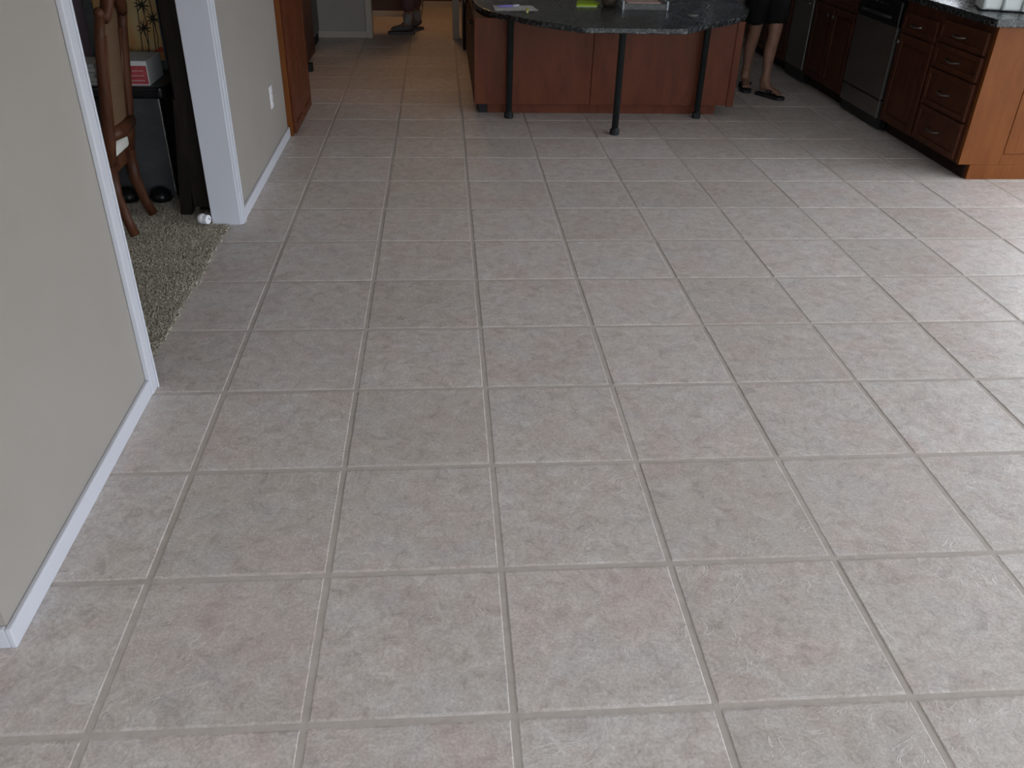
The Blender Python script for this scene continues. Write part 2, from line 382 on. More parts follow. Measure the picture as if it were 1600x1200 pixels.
BBH, BBT = .135, .032
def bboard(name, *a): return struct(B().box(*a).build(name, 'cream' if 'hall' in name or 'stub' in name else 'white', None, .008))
bboard('baseboard_left', XW, XW + BBT, .575 - BBT, YO - .15, 0, BBH)
bboard('baseboard_left_return', -4.2, XW, .575 - BBT, .575, 0, BBH)
bboard('baseboard_left_far', XW, XW + BBT, YF + .12, 10.05, 0, BBH)
bboard('baseboard_stub', -1.25, -.0, YK - BBT, YK, 0, BBH + .01)
bboard('baseboard_hall', -.55, 1.19, 21.25 - BBT, 21.25, 0, BBH)
bboard('baseboard_hall_end', 1.19, 3.2, 23.1 - BBT, 23.1, 0, BBH)
bboard('baseboard_dining', -4.6, -2.5, 8.3 - BBT, 8.3, 0.02, BBH)
# door linings and casings
def trim(n, label, boxes, bev=.008, m='white'):
    t = struct(thing('trim_%d' % n, None, None, (boxes[0][1], boxes[0][3], 0)), label)
    for nm, *a in boxes: box(nm, m, t, *a, bevel=bev)
e = .02
trim(1, 'white lining and casing on the near side of the carpeted opening', [
    ('jamb_lining', XW - TH - .012, XW + .012, YO - e, YO, 0, 4.53), ('casing', XW, XW + .04, YO - .15, YO - e - .001, 0, 4.62), ('casing_bead', XW + .04, XW + .05, YO - .045, YO - e - .001, 0, 4.62)])
trim(2, 'wide white lining and casing on the far side of the carpeted opening', [
    ('jamb_lining', XW - TH - .012, XW + .012, YF, YF + e, 0, 4.53), ('casing', XW, XW + .035, YF + e + .001, YF + .12, 0, 4.62), ('casing_bead', XW + .035, XW + .047, YF + .07, YF + .12, 0, 4.62)])
trim(3, 'white head lining across the carpeted opening', [('jamb_lining', XW - TH - .012, XW + .012, YO, YF, 4.53, 4.55)])
trim(4, 'shade-darkened white casing on the left of the hallway opening', [('casing', 0.0, .14, YK - .05, YK + .25, 0, 4.45)], m='cream')
trim(5, 'shade-darkened white casing on the right of the hallway opening', [('casing', 1.95, 2.10, YK - .05, YK + .25, 0, 4.45)], m='cream')
trim(6, 'shade-darkened white casing on the hall corner by the brown wall', [('corner_bead', 1.14, 1.205, 21.22, 21.28, BBH, 4.6)], m='cream')

# ------------------------------------------------------------------ carpet with ragged cut edge
def carpet():
    x0, x1, y0, y1 = -2.9, -.665, 3.0, 8.3
    n = 92000
    P = np.stack([rng.uniform(x0, x1 + .03, n), rng.uniform(y0, y1, n)], 1)
    edge = x1 - .02 + .008 * np.sin(P[:, 1] * 5.0) + .006 * np.sin(P[:, 1] * 23.0 + 1) + rng.normal(0, .016, n)
    keep = (P[:, 0] < edge) | (P[:, 0] < x1 - .08)
    keep &= ~((P[:, 0] > XW - TH - .02) & (P[:, 1] > YF - .02)); keep &= ~((P[:, 0] > XW - TH - .02) & (P[:, 1] < YO + .01))
    P = P[keep]; n = len(P)
    h = rng.uniform(.018, .034, n); r = rng.uniform(.008, .014, n); a = rng.uniform(0, 6.283, n)
    lean = rng.normal(0, .011, (n, 2)); lean[:, 0] += np.where(P[:, 0] > x1 - .08, .014, 0)
    V = np.zeros((n, 4, 3))
    for k in range(3):
        V[:, k, 0] = P[:, 0] + r * np.cos(a + k * 2.094); V[:, k, 1] = P[:, 1] + r * np.sin(a + k * 2.094); V[:, k, 2] = .004
    V[:, 3, :2] = P + lean; V[:, 3, 2] = h
    base = np.array([[x0 - 1.7, .87, .001], [XW - TH, .87, .001], [XW - TH, YO, .001], [x1 - .05, YO, .001], [x1 - .05, YF, .001], [XW - TH, YF, .001], [XW - TH, 8.3, .001], [x0 - 1.7, 8.3, .001]])
    top = base.copy(); top[:, 2] = .006
    verts = np.concatenate([V.reshape(-1, 3), base, top]) * T
    idx = np.arange(n)[:, None] * 4
    F = np.concatenate([idx + np.array([0, 1, 3]), idx + np.array([1, 2, 3]), idx + np.array([2, 0, 3])], 1).reshape(-1, 3)
    k = n * 4; faces = F.tolist() + [[k + 8 + q for q in range(8)]] + [[k + q, k + (q + 1) % 8, k + 8 + (q + 1) % 8, k + 8 + q] for q in range(8)]
    me = bpy.data.meshes.new('carpet'); me.from_pydata(verts.tolist(), [], faces); me.update(); me.materials.append(M['carpet'])
    o = bpy.data.objects.new('carpet', me); col.objects.link(o)
    tag(o, 'grey-brown cut pile carpet ending in a ragged edge at the tile', 'carpet', None, 'stuff')
carpet()

# ------------------------------------------------------------------ cabinet helpers
def face(axis, pos, sign):
    """box on a cabinet face: a along the face, d outwards from pos, z up"""
    def f(b, a0, a1, d0, d1, z0, z1):
        p, q = pos + sign * d0, pos + sign * d1
        return b.box(p, q, a0, a1, z0, z1) if axis == 'x' else b.box(a0, a1, p, q, z0, z1)
    return f
def panel_door(parent, F, a0, a1, z0, z1, name='door', m='cherry', fr=.115, th=.042, knob=None, pull=False, axis='x', pos=0, sign=-1, flat=False):
    b = B()
    if flat:
        F(b, a0, a1, 0, th, z0, z1)
    else:
        F(b, a0, a0 + fr, 0, th, z0, z1); F(b, a1 - fr, a1, 0, th, z0, z1)
        F(b, a0 + fr, a1 - fr, 0, th, z0, z0 + fr); F(b, a0 + fr, a1 - fr, 0, th, z1 - fr, z1)
    d = b.build(name, m, parent, .006)
    if not flat:
        p = B(); F(p, a0 + fr - .004, a1 - fr + .004, 0, th * .5, z0 + fr - .004, z1 - fr + .004); p.build('panel', m, d, .004)
        p = B(); g = .045; F(p, a0 + fr + g, a1 - fr - g, th * .5, th * .85, z0 + fr + g, z1 - fr - g)
        if z1 - z0 > .9: p.build('raised_field', m, d, .014, seg=1)
    def P(a, dd, z): return (pos + sign * dd, a, z) if axis == 'x' else (a, pos + sign * dd, z)
    if pull:
        c = (a0 + a1) / 2; z = (z0 + z1) / 2; w = .13
        tag(B().tube([P(c - w, th - .003, z), P(c - w, th + .055, z), P(c - w * .5, th + .07, z - .012), P(c, th + .072, z - .016), P(c + w * .5, th + .07, z - .012), P(c + w, th + .055, z), P(c + w, th - .003, z)], .011, 8).build('pull', 'nickel', d, 0, True), 'satin nickel bow pull')
    if knob:
        a, z = knob
        tag(B().lathe(P(a, th, z), [(.012, -.003 * sign), (.012, sign * .03), (.034, sign * .04), (.034, sign * .052), (.02, sign * .062)], 12, axis).build('knob', 'nickel', d, 0, True), 'satin nickel knob')
    return d

# ------------------------------------------------------------------ right-hand run of base cabinets
FX, EY, KX, ZT, BX = 8.56, 8.10, 8.70, 1.92, 9.93
FR = face('x', FX, -1); KW = dict(axis='x', pos=FX, sign=-1)
def base_cab(name, label, y0, y1, kick='kick', cat='cabinet'):
    t = thing(name, label, cat, (FX + .5, (y0 + y1) / 2, 0))
    box('carcass', 'cherry_shaded', t, FX, BX, y0, y1, .2, ZT, .004)
    box('kick_board', kick, t, KX, KX + .06, y0, y1, 0, .2, .004)
    return t
t = base_cab('drawer_cabinet', 'cherry four-drawer base cabinet with a lit honey wood end panel', EY + .06, 9.40)
for z0, z1 in ((1.555, 1.83), (1.225, 1.53), (.725, 1.20), (.235, .70)):
    panel_door(t, FR, 8.215, 9.365, z0, z1, 'drawer', 'cherry_shaded', pull=True, fr=.07, **KW)
FE = face('y', EY, -1)
b = B(); b.box(FX, BX, EY + .012, EY + .058, .2, ZT); b.box(KX + .025, BX, EY + .012, EY + .058, 0, .2)
ep = b.build('end_panel', 'cherry_lit', t, .003); ep['label'] = 'honey-coloured wooden end panel facing the tiled floor'
b = B(); b.box(FX, 9.13, EY - .006, EY + .012, .2, ZT); b.box(KX + .025, BX, EY - .006, EY + .012, 0, .199); b.box(9.131, BX, EY - .006, EY + .012, .2, .335)
b.box(9.138, BX, EY - .006, EY + .012, 1.79, ZT); b.box(9.82, BX, EY - .006, EY + .012, .335, 1.79); b.build('stile_and_rail', 'cherry_lit', ep, .004)
box('inset_panel', 'cherry_lit', ep, 9.15, 9.81, EY + .002, EY + .012, .345, 1.78, .003)
t = base_cab('door_cabinet', 'narrow cherry base cabinet with one drawer above one door, beside the dishwasher', 9.40, 10.46)
panel_door(t, FR, 9.43, 10.42, 1.50, 1.77, 'drawer', 'cherry_shaded', pull=True, fr=.07, **KW)
panel_door(t, FR, 9.43, 10.42, .215, 1.475, 'door', 'cherry_shaded', knob=(10.34, 1.36), **KW)
# dishwasher
t = thing('dishwasher', 'stainless dishwasher with black control panel between cherry cabinets', 'dishwasher', (FX + .4, 11.23, 0))
box('tub', 'black', t, FX + .01, BX, 10.47, 11.98, .03, 1.90, .004)
dd = box('door', 'steel', t, FX - .05, FX + .01, 10.53, 11.95, .47, 1.52, .01)
B().box(FX - .052, FX - .044, 10.515, 10.53, .19, 1.56).build('edge_strip', 'chrome_edge', dd)
cp = box('control_panel', 'black', t, FX - .06, FX + .01, 10.53, 11.95, 1.535, 1.88, .02)
B().tube([(FX - .06, 10.75, 1.63), (FX - .12, 10.85, 1.64), (FX - .125, 11.24, 1.645), (FX - .12, 11.63, 1.64), (FX - .06, 11.73, 1.63)], .03, 8).build('handle', 'iron', cp, 0, True)
for k in range(4): B().box(FX - .064, FX - .058, 10.95 + k * .17, 11.06 + k * .17, 1.78, 1.80).build('button', 'nickel', cp)
box('lower_panel', 'steel', t, FX - .045, FX + .01, 10.53, 11.95, .19, .445, .006)
box('kick_board', 'toeblack', t, KX - .03, KX + .04, 10.47, 11.98, 0.0, .185, .004)
t = base_cab('sink_cabinet', 'shade-darkened cherry sink cabinet with two doors beyond the dishwasher', 12.0, 13.78)
panel_door(t, FR, 12.04, 13.74, 1.51, 1.80, 'false_drawer', 'cherry_shaded', fr=.07, **KW)
panel_door(t, FR, 12.04, 12.88, .215, 1.485, 'door', 'cherry_shaded', knob=(12.78, 1.34), **KW)
panel_door(t, FR, 12.90, 13.74, .215, 1.485, 'door', 'cherry_shaded', knob=(13.0, 1.34), **KW)
t = thing('trash_compactor', 'dark steel built-in appliance beyond the sink cabinet', 'appliance', (FX + .4, 14.3, 0))
box('case', 'black', t, FX + .01, BX, 13.79, 14.79, .03, ZT, .004)
a = box('front', 'steel', t, FX - .04, FX + .01, 13.83, 14.75, .24, 1.5, .01); box('control_panel', 'black', t, FX - .045, FX + .01, 13.83, 14.75, 1.52, 1.86, .01)
B().tube([(FX - .035, 13.95, 1.4), (FX - .09, 13.98, 1.4), (FX - .09, 14.6, 1.4), (FX - .035, 14.63, 1.4)], .014, 8).build('handle', 'nickel', a, 0, True)
box('kick_board', 'toeblack', t, KX - .03, KX + .04, 13.79, 14.79, 0, .2, .004)
t = base_cab('corner_cabinet', 'shade-darkened cherry base cabinet at the far end of the run behind the legs', 14.8, 17.4)
panel_door(t, FR, 14.84, 16.08, .215, 1.80, 'door', 'cherry_shaded', knob=(15.98, 1.6), **KW); panel_door(t, FR, 16.1, 17.36, .215, 1.80, 'door', 'cherry_shaded', knob=(16.2, 1.6), **KW)
ct = B().prism([(8.47, 8.03), (BX + .03, 8.03), (BX + .03, 17.8), (8.47, 17.8)], ZT, 2.01).build('granite_countertop', 'granite', None, .012, seg=3)
tag(ct, 'long black speckled granite countertop over the wall cabinets', 'countertop')

# white ribbed appliance on the end of the counter
t = thing('countertop_appliance', 'white vertically ribbed box with black base on the granite counter end', 'appliance', (9.15, 8.82, 2.01))
ang = math.radians(-22); cx, cy = 8.66, 8.80
b = B().box(cx, cx + .85, cy, cy + .5, 2.022, 2.72).rotz(ang, cx, cy); b.build('body', 'ribwhite', t, .03, seg=3)
for k in range(4):
    x = cx + .04 + k * .23
    B().lathe((x, cy + .002, 2.03), [(.03, 0), (.03, .60)], 10).rotz(ang, cx, cy).build('rib', 'ribwhite', t, 0, True)
B().box(cx + .01, cx + .84, cy + .01, cy + .49, 2.016, 2.022).rotz(ang, cx, cy).build('base', 'black', t, .004)
for dx, dy in ((.03, .05), (.82, .05), (.03, .45), (.82, .45)):
    B().lathe((cx + dx, cy + dy, 2.01), [(.04, 0), (.045, .004), (.04, .008)], 10).rotz(ang, cx, cy).build('foot', 'toeblack', t, 0, True)

# ------------------------------------------------------------------ island with the breakfast table
IX0, IX1, IY, IZ = 2.20, 6.46, 11.36, 1.455
t = thing('kitchen_island', 'cherry kitchen island with plain front panel behind three black legs', 'island', ((IX0 + IX1) / 2, 13.9, 0))
box('carcass', 'cherry_shaded', t, IX0 + .02, IX1 - .02, IY + .04, 16.3, .175, IZ, .004)
fp = box('front_panel', 'cherry', t, IX0 + .005, 4.075, IY, IY + .04, .165, IZ, .004)
box('front_panel', 'cherry', t, 4.083, IX1 - .12, IY, IY + .04, .165, IZ, .004)
box('corner_post', 'cherry', t, IX1 - .118, IX1, IY - .01, IY + .06, .15, IZ, .008)
box('kick_board', 'cherry', t, 2.42, 6.2, IY + .12, IY + .18, 0, .175, .004)
box('kick_corner', 'toeblack', t, 2.28, 2.42, IY + .13, 16.2, 0, .175, .004)
FL = face('x', IX0 + .02, -1)
for k in range(4):
    panel_door(t, FL, IY + .1 + k * 1.2, IY + 1.28 + k * 1.2, .2, IZ - .03, 'door', 'cherry_shaded', th=.02, axis='x', pos=IX0 + .02, sign=-1, knob=(IY + (1.18 if k % 2 == 0 else .2) + k * 1.2, 1.2))
# granite tabletop on legs
t = thing('breakfast_table', 'black granite bow-fronted tabletop on three black steel legs at the island', 'table', (4.5, 10.9, 0))
half = [(.76, 10.055), (.82, 10.07), (1.35, 10.50), (1.62, 10.82), (1.88, 11.14), (2.05, 11.42), (2.17, 11.75), (2.25, 12.15), (2.28, 12.6), (2.28, 16.4)]
poly = [(5.13, 10.055), (5.2, 10.075), (5.68, 10.58), (6.08, 10.93), (6.36, 11.26), (6.58, 11.68), (6.73, 12.1), (6.80, 12.6), (6.80, 16.4)] + [(4.5 - x, y) for x, y in half[::-1]]
B().prism(poly, 1.462, 1.545).build('tabletop', 'granite', t, .014, seg=3)
for (lx, ly) in ((2.75, 11.16), (4.30, 10.22), (5.83, 11.22)):
    lg = B().lathe((lx, ly, .09), [(.050, 0), (.052, 1.35), (.075, 1.36), (.075, 1.372)], 16).build('leg', 'iron', t, 0, True)
    B().lathe((lx, ly, 0), [(.070, 0), (.074, .01), (.074, .075), (.066, .088), (.055, .095), (.05, .11)], 8).build('foot', 'iron', lg, .004)
# things on the tabletop
ZP = 1.545
b = B().add([(2.52, 12.0, ZP + .002), (3.15, 12.02, ZP + .002), (3.2, 11.52, ZP + .002), (2.53, 11.47, ZP + .002), (2.52, 12.0, ZP + .006), (3.15, 12.02, ZP + .006), (3.2, 11.52, ZP + .006), (2.53, 11.47, ZP + .006)],
            [(0, 1, 2, 3), (4, 7, 6, 5), (0, 4, 5, 1), (1, 5, 6, 2), (2, 6, 7, 3), (3, 7, 4, 0)])
tag(b.build('paper_sheet', 'paper'), 'white sheet of paper on the black tabletop', 'paper')
t = thing('pen', 'violet pen lying on the white paper', 'pen', (2.72, 11.85, ZP + .006))
B().tube([(2.58, 11.74, ZP + .024), (2.66, 11.76, ZP + .026), (2.82, 11.80, ZP + .026)], [.010, .018, .018], 8).build('barrel', 'purple', t, 0, True)
B().tube([(2.82, 11.80, ZP + .026), (2.91, 11.83, ZP + .03), (2.93, 11.84, ZP + .034)], [.02, .02, .012], 8).build('cap', 'clear', t, 0, True)
t = thing('marker', 'short yellow marker at the edge of the white paper', 'marker', (3.01, 11.35, ZP))
B().tube([(3.0, 11.23, ZP + .024), (3.02, 11.42, ZP + .024)], [.022, .022], 10).build('barrel', 'yellow', t, 0, True)
B().tube([(3.02, 11.42, ZP + .024), (3.03, 11.5, ZP + .024)], [.024, .02], 10).build('cap', 'yellow', t, 0, True)
B().tube([(2.995, 11.19, ZP + .024), (3.0, 11.23, ZP + .024)], [.010, .018], 10).build('tip', 'paper', t, 0, True)
t = thing('sticky_note_pad', 'lime green paper pad on the black tabletop', 'note pad', (4.05, 12.25, ZP))
b = B()
for k in range(5):
    o = .012 * math.sin(k * 2.1)
    b.prism([(3.87 + o, 12.0), (4.19 + o, 12.03), (4.27 + o, 12.24), (4.2 + o, 12.5), (3.95 + o, 12.5)], ZP + .006 + k * .006, ZP + .0105 + k * .006)
b.build('sheets', 'lime', t); B().prism([(3.86, 11.99), (4.2, 12.02), (4.26, 12.24), (4.2, 12.5), (3.94, 12.51)], ZP, ZP + .0055).build('backing', 'paper', t)
t = thing('leather_pouch', 'brown round leather pouch beside the grey tray', 'pouch', (4.42, 12.0, ZP))
B().lathe((4.41, 12.13, ZP), [(.085, 0), (.115, .03), (.13, .09), (.12, .16), (.08, .21), (.06, .23), (.075, .26)], 18).build('bag', 'pouch', t, 0, True)
B().lathe((4.41, 12.13, ZP), [(.074, .222), (.078, .232), (.074, .242)], 18).build('drawstring', 'ink', t, 0, True)
t = thing('letter_tray', 'grey letter tray with pale blue rims holding pink paper', 'tray', (4.95, 12.2, ZP))
B().box(4.58, 5.28, 11.78, 12.75, ZP, ZP + .02).build('bottom', 'tray', t, .004)
B().box(4.58, 5.28, 11.76, 11.785, ZP, ZP + .09).build('front_wall', 'tray', t, .004)
for x in (4.56, 5.27): B().box(x, x + .03, 11.74, 12.8, ZP, ZP + .13).build('side_wall', 'clear', t, .006)
p = B()
for k in range(6): p.box(4.66 + .01 * math.sin(k * 3), 5.2 + .01 * math.sin(k * 3), 11.86, 12.72, ZP + .045 + k * .009, ZP + .052 + k * .009)
p.box(4.64, 5.24, 11.84, 12.72, ZP + .02, ZP + .045)
tag(p.build('paper_stack', 'pinkpaper'), 'stack of pink paper in the grey letter tray', 'paper')
t = thing('glint_ring', 'small metal ring standing in for a highlight on the polished granite', 'glint', (5.5, 11.25, ZP))  # metal ring added for a small bright highlight on the tabletop
B().tube([(5.52 + .04 * math.cos(a), 11.25 + .04 * math.sin(a), ZP + .008) for a in [k * math.pi / 6 for k in range(13)]], .007, 6).build('ring', 'nickel', t, 0, True)
B().box(5.55, 5.66, 11.235, 11.265, ZP + .002, ZP + .012).build('key', 'nickel', t, .002)

# tall black panel at the far end of the island
t = thing('black_bin', 'tall narrow black bin at the far end of the island', 'bin', (2.25, 16.95, 0))
b = B().prism([(2.16, 16.78), (2.48, 16.78), (2.48, 17.12), (2.16, 17.12)], .03, 1.35); b.build('body', 'toeblack', t, .02)
B().box(2.145, 2.495, 16.765, 17.135, 1.352, 1.43).build('lid', 'black', t, .02); B().box(2.155, 2.485, 16.775, 17.125, 0, .03).build('base', 'black', t, .004)

# ------------------------------------------------------------------ pantry and tall cabinets on the left
FP = face('x', -.49, 1); KP = dict(axis='x', pos=-.49, sign=1)
t = thing('pantry_cabinet', 'tall cherry pantry cabinet next to the greige wall', 'cabinet', (-.9, 10.95, 0))
box('carcass', 'cherry', t, -1.7, -.49, 10.10, 11.88, 0.02, 4.6, .004)
tag(box('side_strip', 'cherry_lit', t, -.56, -.487, 10.065, 10.098, 0, 4.6, .004), 'honey-coloured filler strip')
for z0, z1 in ((.02, 2.6), (2.62, 4.58)):
    panel_door(t, FP, 10.13, 10.98, z0, z1, 'door', 'cherry', knob=(10.9, 2.4 if z0 < 1 else 2.8), **KP); panel_door(t, FP, 11.0, 11.86, z0, z1, 'door', 'cherry', knob=(11.08, 2.4 if z0 < 1 else 2.8), **KP)
FQ = face('x', -.86, 1); KQ = dict(axis='x', pos=-.86, sign=1)
t = thing('oven_cabinet', 'shade-darkened recessed cherry cabinet beyond the pantry cabinet', 'cabinet', (-1.3, 14, 0))
box('carcass', 'cherry_shaded', t, -2.1, -.86, 12.0, 15.55, .15, 4.6, .004); box('kick_board', 'toeblack', t, -1.0, -.95, 12.0, 15.0, 0, .15, .004)
box('kick_end', 'toeblack', t, -.95, -.76, 14.45, 14.62, 0, .14, .004)
for k in range(3): panel_door(t, FQ, 12.03 + k * 1.17, 13.17 + k * 1.17, .17, 4.5, 'door', 'cherry_shaded', knob=(13.1 + k * 1.17, 2.2), **KQ)
t = thing('refrigerator', 'black refrigerator in the shade by the stub wall', 'refrigerator', (-1.6, 16.7, 0))
box('body', 'black', t, -2.1, -1.06, 15.65, 17.75, .05, 3.9, .02); d = box('door', 'black', t, -1.06, -1.0, 15.67, 16.68, .2, 3.88, .02)
B().tube([(-1.01, 16.6, 1.0), (-.94, 16.6, 1.05), (-.94, 16.6, 2.9), (-1.01, 16.6, 2.95)], .02, 8).build('handle', 'iron', d, 0, True)
d = box('door', 'black', t, -1.06, -1.0, 16.7, 17.73, .2, 3.88, .02); box('grille', 'toeblack', t, -1.06, -1.03, 15.67, 17.73, .0, .18, .004)
B().tube([(-1.01, 16.78, 1.0), (-.94, 16.78, 1.05), (-.94, 16.78, 2.9), (-1.01, 16.78, 2.95)], .02, 8).build('handle', 'iron', d, 0, True)

# wall outlet
t = thing('wall_outlet', 'white wall outlet above the baseboard on the greige wall', 'outlet', (XW, 9.08, .64))
pl = box('cover_plate', 'outlet', t, XW, XW + .014, 9.0, 9.16, .645, .925, .005)
for z in (.71, .80):
    r = box('receptacle', 'outlet', pl, XW + .014, XW + .019, 9.045, 9.115, z, z + .065, .003)
for z in (.725, .815):
    for y in (9.063, 9.09): B().box(XW + .0185, XW + .0198, y, y + .006, z, z + .03).build('slot', 'slot', pl)

# ------------------------------------------------------------------ dining room furniture
ZF = .036
def dining_chair():
    t = thing('dining_chair', 'carved wooden dining chair with woven cane back on the carpet', 'chair', (-1.9, 6.4, ZF))
    ya, yb = 6.08, 6.70
    def path(y, s):
        return [(-1.55, y - .02 * s, ZF + .022), (-1.60, y, .20), (-1.66, y + .005 * s, .48), (-1.67, y + .01 * s, .80), (-1.61, y, 1.05), (-1.55, y - .02 * s, 1.5), (-1.48, y - .03 * s, 2.0), (-1.44, y - .02 * s, 2.2)]
    for y, s in ((ya, 1), (yb, -1)):
        p = path(y, s)
        B().tube(p[:4], [.055, .05, .062, .075], 8).build('leg', 'chairwood', t, 0, True)
        B().tube(p[3:], [.075, .066, .056, .05, .046], 8).build('stile', 'chairwood', t, 0, True)
        B().lathe((p[-1][0], p[-1][1], p[-1][2] - .02), [(.02, 0), (.042, .02), (.048, .05), (.04, .08), (.015, .1)], 10).build('finial', 'chairwood', t, 0, True)
    # carved crest rising to the middle
    n = 12; pts = []
    for k in range(n + 1):
        u = k / n; pts.append((-1.43 + .05 * math.sin(math.pi * u), ya + .03 + (yb - ya - .06) * u, 2.16 + .34 * math.sin(math.pi * u) ** 1.6))
    B().tube(pts, [.05 + .02 * math.sin(math.pi * k / n) for k in range(n + 1)], 8).build('crest_rail', 'chairwood', t, 0, True)
    # inner frame and cane panel
    fr = [(-1.585, 1.13), (-1.53, 1.6), (-1.47, 2.02)]
    for y in (ya + .085, yb - .085): B().tube([(x, y, z) for x, z in fr], .024, 6).build('inner_stile', 'chairwood', t, 0, True)
    B().tube([(-1.595, ya, 1.10), (-1.595, (ya + yb) / 2, 1.07), (-1.595, yb, 1.10)], [.075, .085, .075], 8).build('lower_rail', 'chairwood', t, 0, True)
    b = B(); cs = []
    for k in range(9):
        u = k / 8; z = 1.12 + u * 1.12; x = -1.587 + u * .125
        cs.append((x, z, ya + .09, yb - .09))
    vs = []; fs = []
    for off in (-.006, .006):
        for x, z, p, q in cs: vs += [(x + off, p, z), (x + off, q, z)]
    m = len(cs) * 2
    for k in range(len(cs) - 1):
        a = 2 * k; fs += [(a, a + 1, a + 3, a + 2), (m + a, m + a + 2, m + a + 3, m + a + 1)]
    fs += [(2 * k, 2 * k + 2, m + 2 * k + 2, m + 2 * k) for k in range(len(cs) - 1)] + [(2 * k + 1, m + 2 * k + 1, m + 2 * k + 3, 2 * k + 3) for k in range(len(cs) - 1)]
    b.add(vs, fs); tag(b.build('cane_back', 'cane', t), 'woven cane back panel')
    # seat frame, cushion, front legs
    B().prism([(-1.62, ya + .03), (-1.62, yb - .03), (-2.55, yb + .16), (-2.62, yb + .1), (-2.66, (ya + yb) / 2), (-2.62, ya - .1), (-2.55, ya - .16)], .70, .84).build('seat_frame', 'chairwood', t, .02)
    tag(B().prism([(-1.60, ya + .09), (-1.60, yb - .09), (-2.5, yb + .1), (-2.6, (ya + yb) / 2), (-2.5, ya - .1)], .842, .99).build('cushion', 'cushion', t, .05, seg=4), 'cream seat cushion')
    for y in (ya - .08, yb + .08): B().tube([(-2.5, y, .70), (-2.53, y, .5), (-2.5, y, .2), (-2.54, y, ZF)], [.065, .05, .034, .04], 8).build('leg', 'chairwood', t, 0, True)
dining_chair()

t = thing('side_table', 'low black lacquer table with grey panel and round feet in the dining room', 'table', (-1.95, 7.6, ZF))
B().prism([(-2.75, 7.14), (-1.36, 7.14), (-1.31, 7.18), (-1.29, 7.26), (-1.29, 7.95), (-2.75, 7.95)], 1.20, 1.33).build('table_top', 'black', t, .03, seg=3)
gp = box('side_panel', 'greypanel', t, -2.7, -1.44, 7.26, 7.32, .06, 1.2, .006)
box('edge_strip', 'chrome_edge', gp, -1.438, -1.425, 7.255, 7.325, .06, 1.2, .002)
box('back_panel', 'espresso', t, -2.7, -1.44, 7.8, 7.86, .06, 1.2, .006); box('base_rail', 'black', t, -2.7, -1.44, 7.33, 7.79, .05, .12, .004)
for (x, y) in ((-1.58, 7.18), (-1.95, 7.18), (-1.58, 7.86), (-2.45, 7.86)):
    B().lathe((x, y, ZF), [(.07, 0), (.115, .02), (.125, .06), (.11, .11), (.07, .15), (.02, .168)], 16).build('foot', 'black', t, 0, True)
# boxes on it
t = thing('game_box', 'white and red printed cardboard box on the low black table', 'box', (-1.6, 7.3, 1.33))
b0 = box('carton', 'paper', t, -1.98, -1.475, 7.22, 7.75, 1.33, 1.585, .006)
B().box(-1.72, -1.485, 7.214, 7.2198, 1.345, 1.535).build('printed_label', 'redprint', b0)
for k in range(3): B().box(-1.70 + .03 * k, -1.52, 7.212, 7.2138, 1.38 + k * .05, 1.388 + k * .05).build('print_line', 'pinkpaper', b0)
t = thing('paper_pile', 'pile of white papers beside the printed box on the black table', 'papers', (-2.2, 7.4, 1.33))
for k in range(5): B().box(-2.6, -2.03, 7.2, 7.6, 1.33 + k * .045, 1.37 + k * .045).rotz(.05 * math.sin(k * 2.3), -2.3, 7.4).build('sheaf', 'paper', t, .004)
# painting standing behind
t = thing('floral_painting', 'orange and yellow floral painting in a charcoal frame behind the table', 'painting', (-1.7, 8.2, 1.33))
def lean(b): # leans a little on the wall
    b.v = [Vector((p.x, 8.02 + (p.y - 8.02) + (p.z - 1.33) * .05, p.z)) for p in b.v]; return b
px0, px1, pz0, pz1 = -2.32, -1.42, 1.33, 3.05
for a in ((px0, px0 + .1, pz0, pz1), (px1 - .1, px1, pz0, pz1), (px0 + .1, px1 - .1, pz0, pz0 + .1), (px0 + .1, px1 - .1, pz1 - .1, pz1)):
    lean(B().box(a[0], a[1], 8.02, 8.08, a[2], a[3])).build('frame', 'picframe', t, .01)
cv = lean(B().box(px0 + .1, px1 - .1, 8.05, 8.07, pz0 + .1, pz1 - .1)).build('canvas', 'canvas', t)
rr = random.Random(3)
for k, (x, z, s) in enumerate([(-1.68, 2.02, .09), (-1.58, 1.88, .08), (-1.7, 1.78, .08), (-1.60, 2.2, .09), (-1.75, 2.3, .1), (-2.0, 2.2, .1), (-1.9, 2.5, .1)]):
    b = B()
    for q in range(9):
        a = q * 2 * math.pi / 9 + rr.uniform(-.2, .2); b.tube([(x, 8.046, z), (x + s * math.cos(a), 8.046, z + s * math.sin(a))], [.010, .004], 4)
    b.tube([(x, 8.046, z), (x + .02, 8.046, z - .2), (x - .01, 8.046, 1.47)], .005, 4); lean(b).build('flower_sprig', 'ink', cv)
for x, z in ((-1.60, 1.52), (-1.55, 1.55)): lean(B().lathe((x, 8.046, z), [(.03, -.004), (.03, .004)], 8, 'y')).build('blossom', 'inkred', cv)
